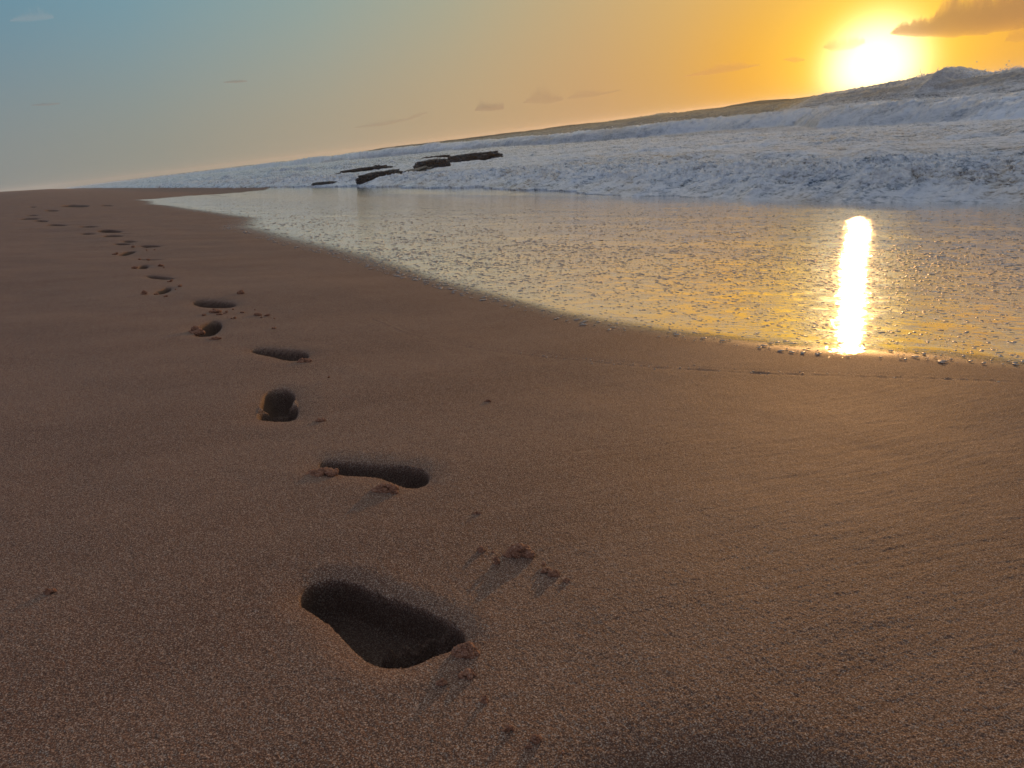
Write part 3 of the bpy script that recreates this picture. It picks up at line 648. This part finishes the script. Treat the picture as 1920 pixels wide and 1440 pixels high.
# ------------------------------------------------------------------ flecks of foam left on the wash
def flecks():
    rg = np.random.RandomState(5); N = 90000
    rr_ = 2.0*np.exp(rg.rand(N)*math.log(60/2.0)); az = np.radians(rg.uniform(-8, 75, N))
    x, y = rr_*np.sin(az), rr_*np.cos(az)
    sd_ = swash_sd(x, y)
    edge = np.exp(-((sd_-0.02)/0.05)**2)
    dens = 0.42*(rr_ < 9) + 0.22 + 1.1*np.clip(fbm(x*1.1, y*0.45, 3, seed=501)-0.02, 0, 1) + 0.12*edge*(rr_ < 12)
    cover = rr_**2                                       # thin out per unit area
    keep = (sd_ > 0.0) & (x < 19.5) & (rg.rand(N) < dens*np.clip(rr_**2/40, 0.12, 1.0)*np.clip(1.25-x/22, .25, 1))
    x, y, sd_, r_ = x[keep], y[keep], sd_[keep], rr_[keep]
    tt = rg.rand(90)*0.62 + 0.38; kk = tt*(len(WAVELINE)-1); wi = np.minimum(kk.astype(int), len(WAVELINE)-2); WL = np.array(WAVELINE)
    wp = WL[wi] + (WL[wi+1]-WL[wi])*(kk-wi)[:,None] + rg.normal(0, .022, (90, 2))
    x = np.concatenate([x, wp[:,0]]); y = np.concatenate([y, wp[:,1]]); sd_ = swash_sd(x, y); r_ = np.concatenate([r_, np.full(90, 1.0)])
    n = len(x); z = sand_z(x, y, False, sd_)[0] + np.where(sd_ > 0, 0.0035, 0.0008)
    wl_ = np.arange(n) >= n-90
    size = np.where(wl_, 0.42, 1.0)*(0.0045 + 0.008*rg.rand(n)**2)*np.clip(r_/5, 0.9, 2.2)
    v0, f0 = IC1
    jit = 1 + 0.45*(rg.rand(n, len(v0), 1)-.5)
    a = rg.rand(n)*6.28; st = 1 + rg.rand(n)*1.3
    vx = v0[None,:,0]*size[:,None]*st[:,None]; vy = v0[None,:,1]*size[:,None]
    ca, sa = np.cos(a)[:,None], np.sin(a)[:,None]
    P = np.stack([vx*ca-vy*sa, vx*sa+vy*ca, v0[None,:,2]*size[:,None]*0.22 + 0*vx], -1)*jit
    P += np.stack([x, y, z], 1)[:,None,:]
    Fq = (f0[None] + (np.arange(n)*len(v0))[:,None,None]).reshape(-1, 3)
    o = mesh_obj('foam_flecks', P.reshape(-1, 3), Fq, M_FLECK)
    tag(o, 'scattered flecks of sea foam left on the wash', 'sea foam', kind='stuff'); print('flecks', n)
flecks()
# ------------------------------------------------------------------ droplets thrown off the churning foam
def spray():
    rg = np.random.RandomState(9); VV = []; v0, f0 = IC1; P0 = []; S0 = []
    def put(n, ya, yb, xf, h0, hs, sa, clump):
        y = rg.uniform(ya, yb, n); x = xf(y) + rg.normal(0, 1.2, n)
        c = fbm(y*clump, x*clump*0.7, 3, .6, seed=601); k = rg.rand(n) < np.clip(c*3.0+.1, 0, 1)
        x, y, c = x[k], y[k], c[k]
        z = h0(x, y) + rg.exponential(hs, len(x))*np.clip(c*3, .2, 1.6)
        P0.append(np.stack([x, y, z], 1)); S0.append(sa*(0.4 + 1.2*rg.rand(len(x))**3))
    gz_ = lambda x, y: sea_field(x, y)[0] + 0.15
    put(16000, 4, 70, lambda y: interp(y, TOE) + 2.5 + rg.rand(len(y))*9, gz_, 0.10, 0.013, 0.7)
    put(9000, 20, 230, lambda y: interp(y, XC2) + 3.0, gz_, 0.20, 0.035, 0.25)
    put(5000, 45, 72, lambda y: interp(y, XC3), gz_, 0.22, 0.05, 0.3)
    P = np.concatenate(P0); S = np.concatenate(S0); n = len(P)
    jit = 1 + 0.6*(rg.rand(n, len(v0), 1)-.5)
    W = v0[None]*S[:,None,None]*jit*np.array([1, 1, 1.2]) + P[:,None,:]
    Fq = (f0[None] + (np.arange(n)*len(v0))[:,None,None]).reshape(-1, 3)
    m, t = material('spray')
    a = t.n('ShaderNodeBsdfDiffuse', ins={'Color': (0.9, 0.9, 0.9, 1)}); b = t.n('ShaderNodeBsdfTranslucent', ins={'Color': (0.95, 0.92, 0.88, 1)})
    mx = t.n('ShaderNodeMixShader', ins={0: 0.5, 1: a.outputs[0], 2: b.outputs[0]}); o_ = t.n('ShaderNodeOutputMaterial'); t.nt.links.new(mx.outputs[0], o_.inputs[0])
    tag(mesh_obj('sea_spray', W.reshape(-1, 3), Fq, m), 'droplets of spray flying off the breaking foam', 'sea spray', kind='stuff')
spray()
# ------------------------------------------------------------------ mist hanging behind the breakers
def mist():
    nu, nv = 160, 24; V = []
    for i in range(nu):
        y = -20 + 330*i/(nu-1); xc = (interp(y, XC2) + interp(y, XC3))/2 + 4
        hh = 2.4 + 0.5*float(fbm(np.array([y*0.09]), np.array([.3]), 4, .6, seed=701)[0]); ww = 24
        f = min(1, i/8, (nu-1-i)/8)**0.5
        for j in range(nv):
            a = 2*math.pi*j/nv
            V.append((xc + math.cos(a)*ww*f, y, 0.6 + math.sin(a)*hh*f*(1 + 0.15*math.sin(y*0.7+a*3))))
    q = grid_quads(nu, nv, True)
    me = bpy.data.meshes.new('sea_mist'); me.from_pydata(V, [], q.tolist()); me.update()
    m, t = material('sea_mist')
    vv = t.n('ShaderNodeVolumePrincipled', ins={'Color': (0.98, 0.93, 0.88, 1), 'Density': 0.014, 'Anisotropy': 0.78})
    o_ = t.n('ShaderNodeOutputMaterial'); t.nt.links.new(vv.outputs[0], o_.inputs[1]); me.materials.append(m)
    o = bpy.data.objects.new('sea_mist', me); sc.collection.objects.link(o); tag(o, 'fine mist hanging over the far breakers', 'mist', kind='stuff')
mist()
# ------------------------------------------------------------------ haze of salt spray
def haze():
    me = bpy.data.meshes.new('haze'); a, b, c, d, z0_, z1_ = -1300, 2600, -1800, 2600, -60.0, 13.0
    v = [(x, y, z) for z in (z0_, z1_) for (x, y) in ((a,c),(b,c),(b,d),(a,d))]
    me.from_pydata(v, [], [(3,2,1,0),(4,5,6,7),(0,1,5,4),(1,2,6,5),(2,3,7,6),(3,0,4,7)]); me.update()
    m, t = material('haze')
    vv = t.n('ShaderNodeVolumePrincipled', ins={'Color': (0.97, 0.95, 0.93, 1), 'Density': 0.0002, 'Anisotropy': 0.45})
    o_ = t.n('ShaderNodeOutputMaterial'); t.nt.links.new(vv.outputs[0], o_.inputs[1]); me.materials.append(m)
    o = bpy.data.objects.new('haze', me); sc.collection.objects.link(o); tag(o, 'thin salt haze over the sea', 'haze', kind='stuff')
haze()
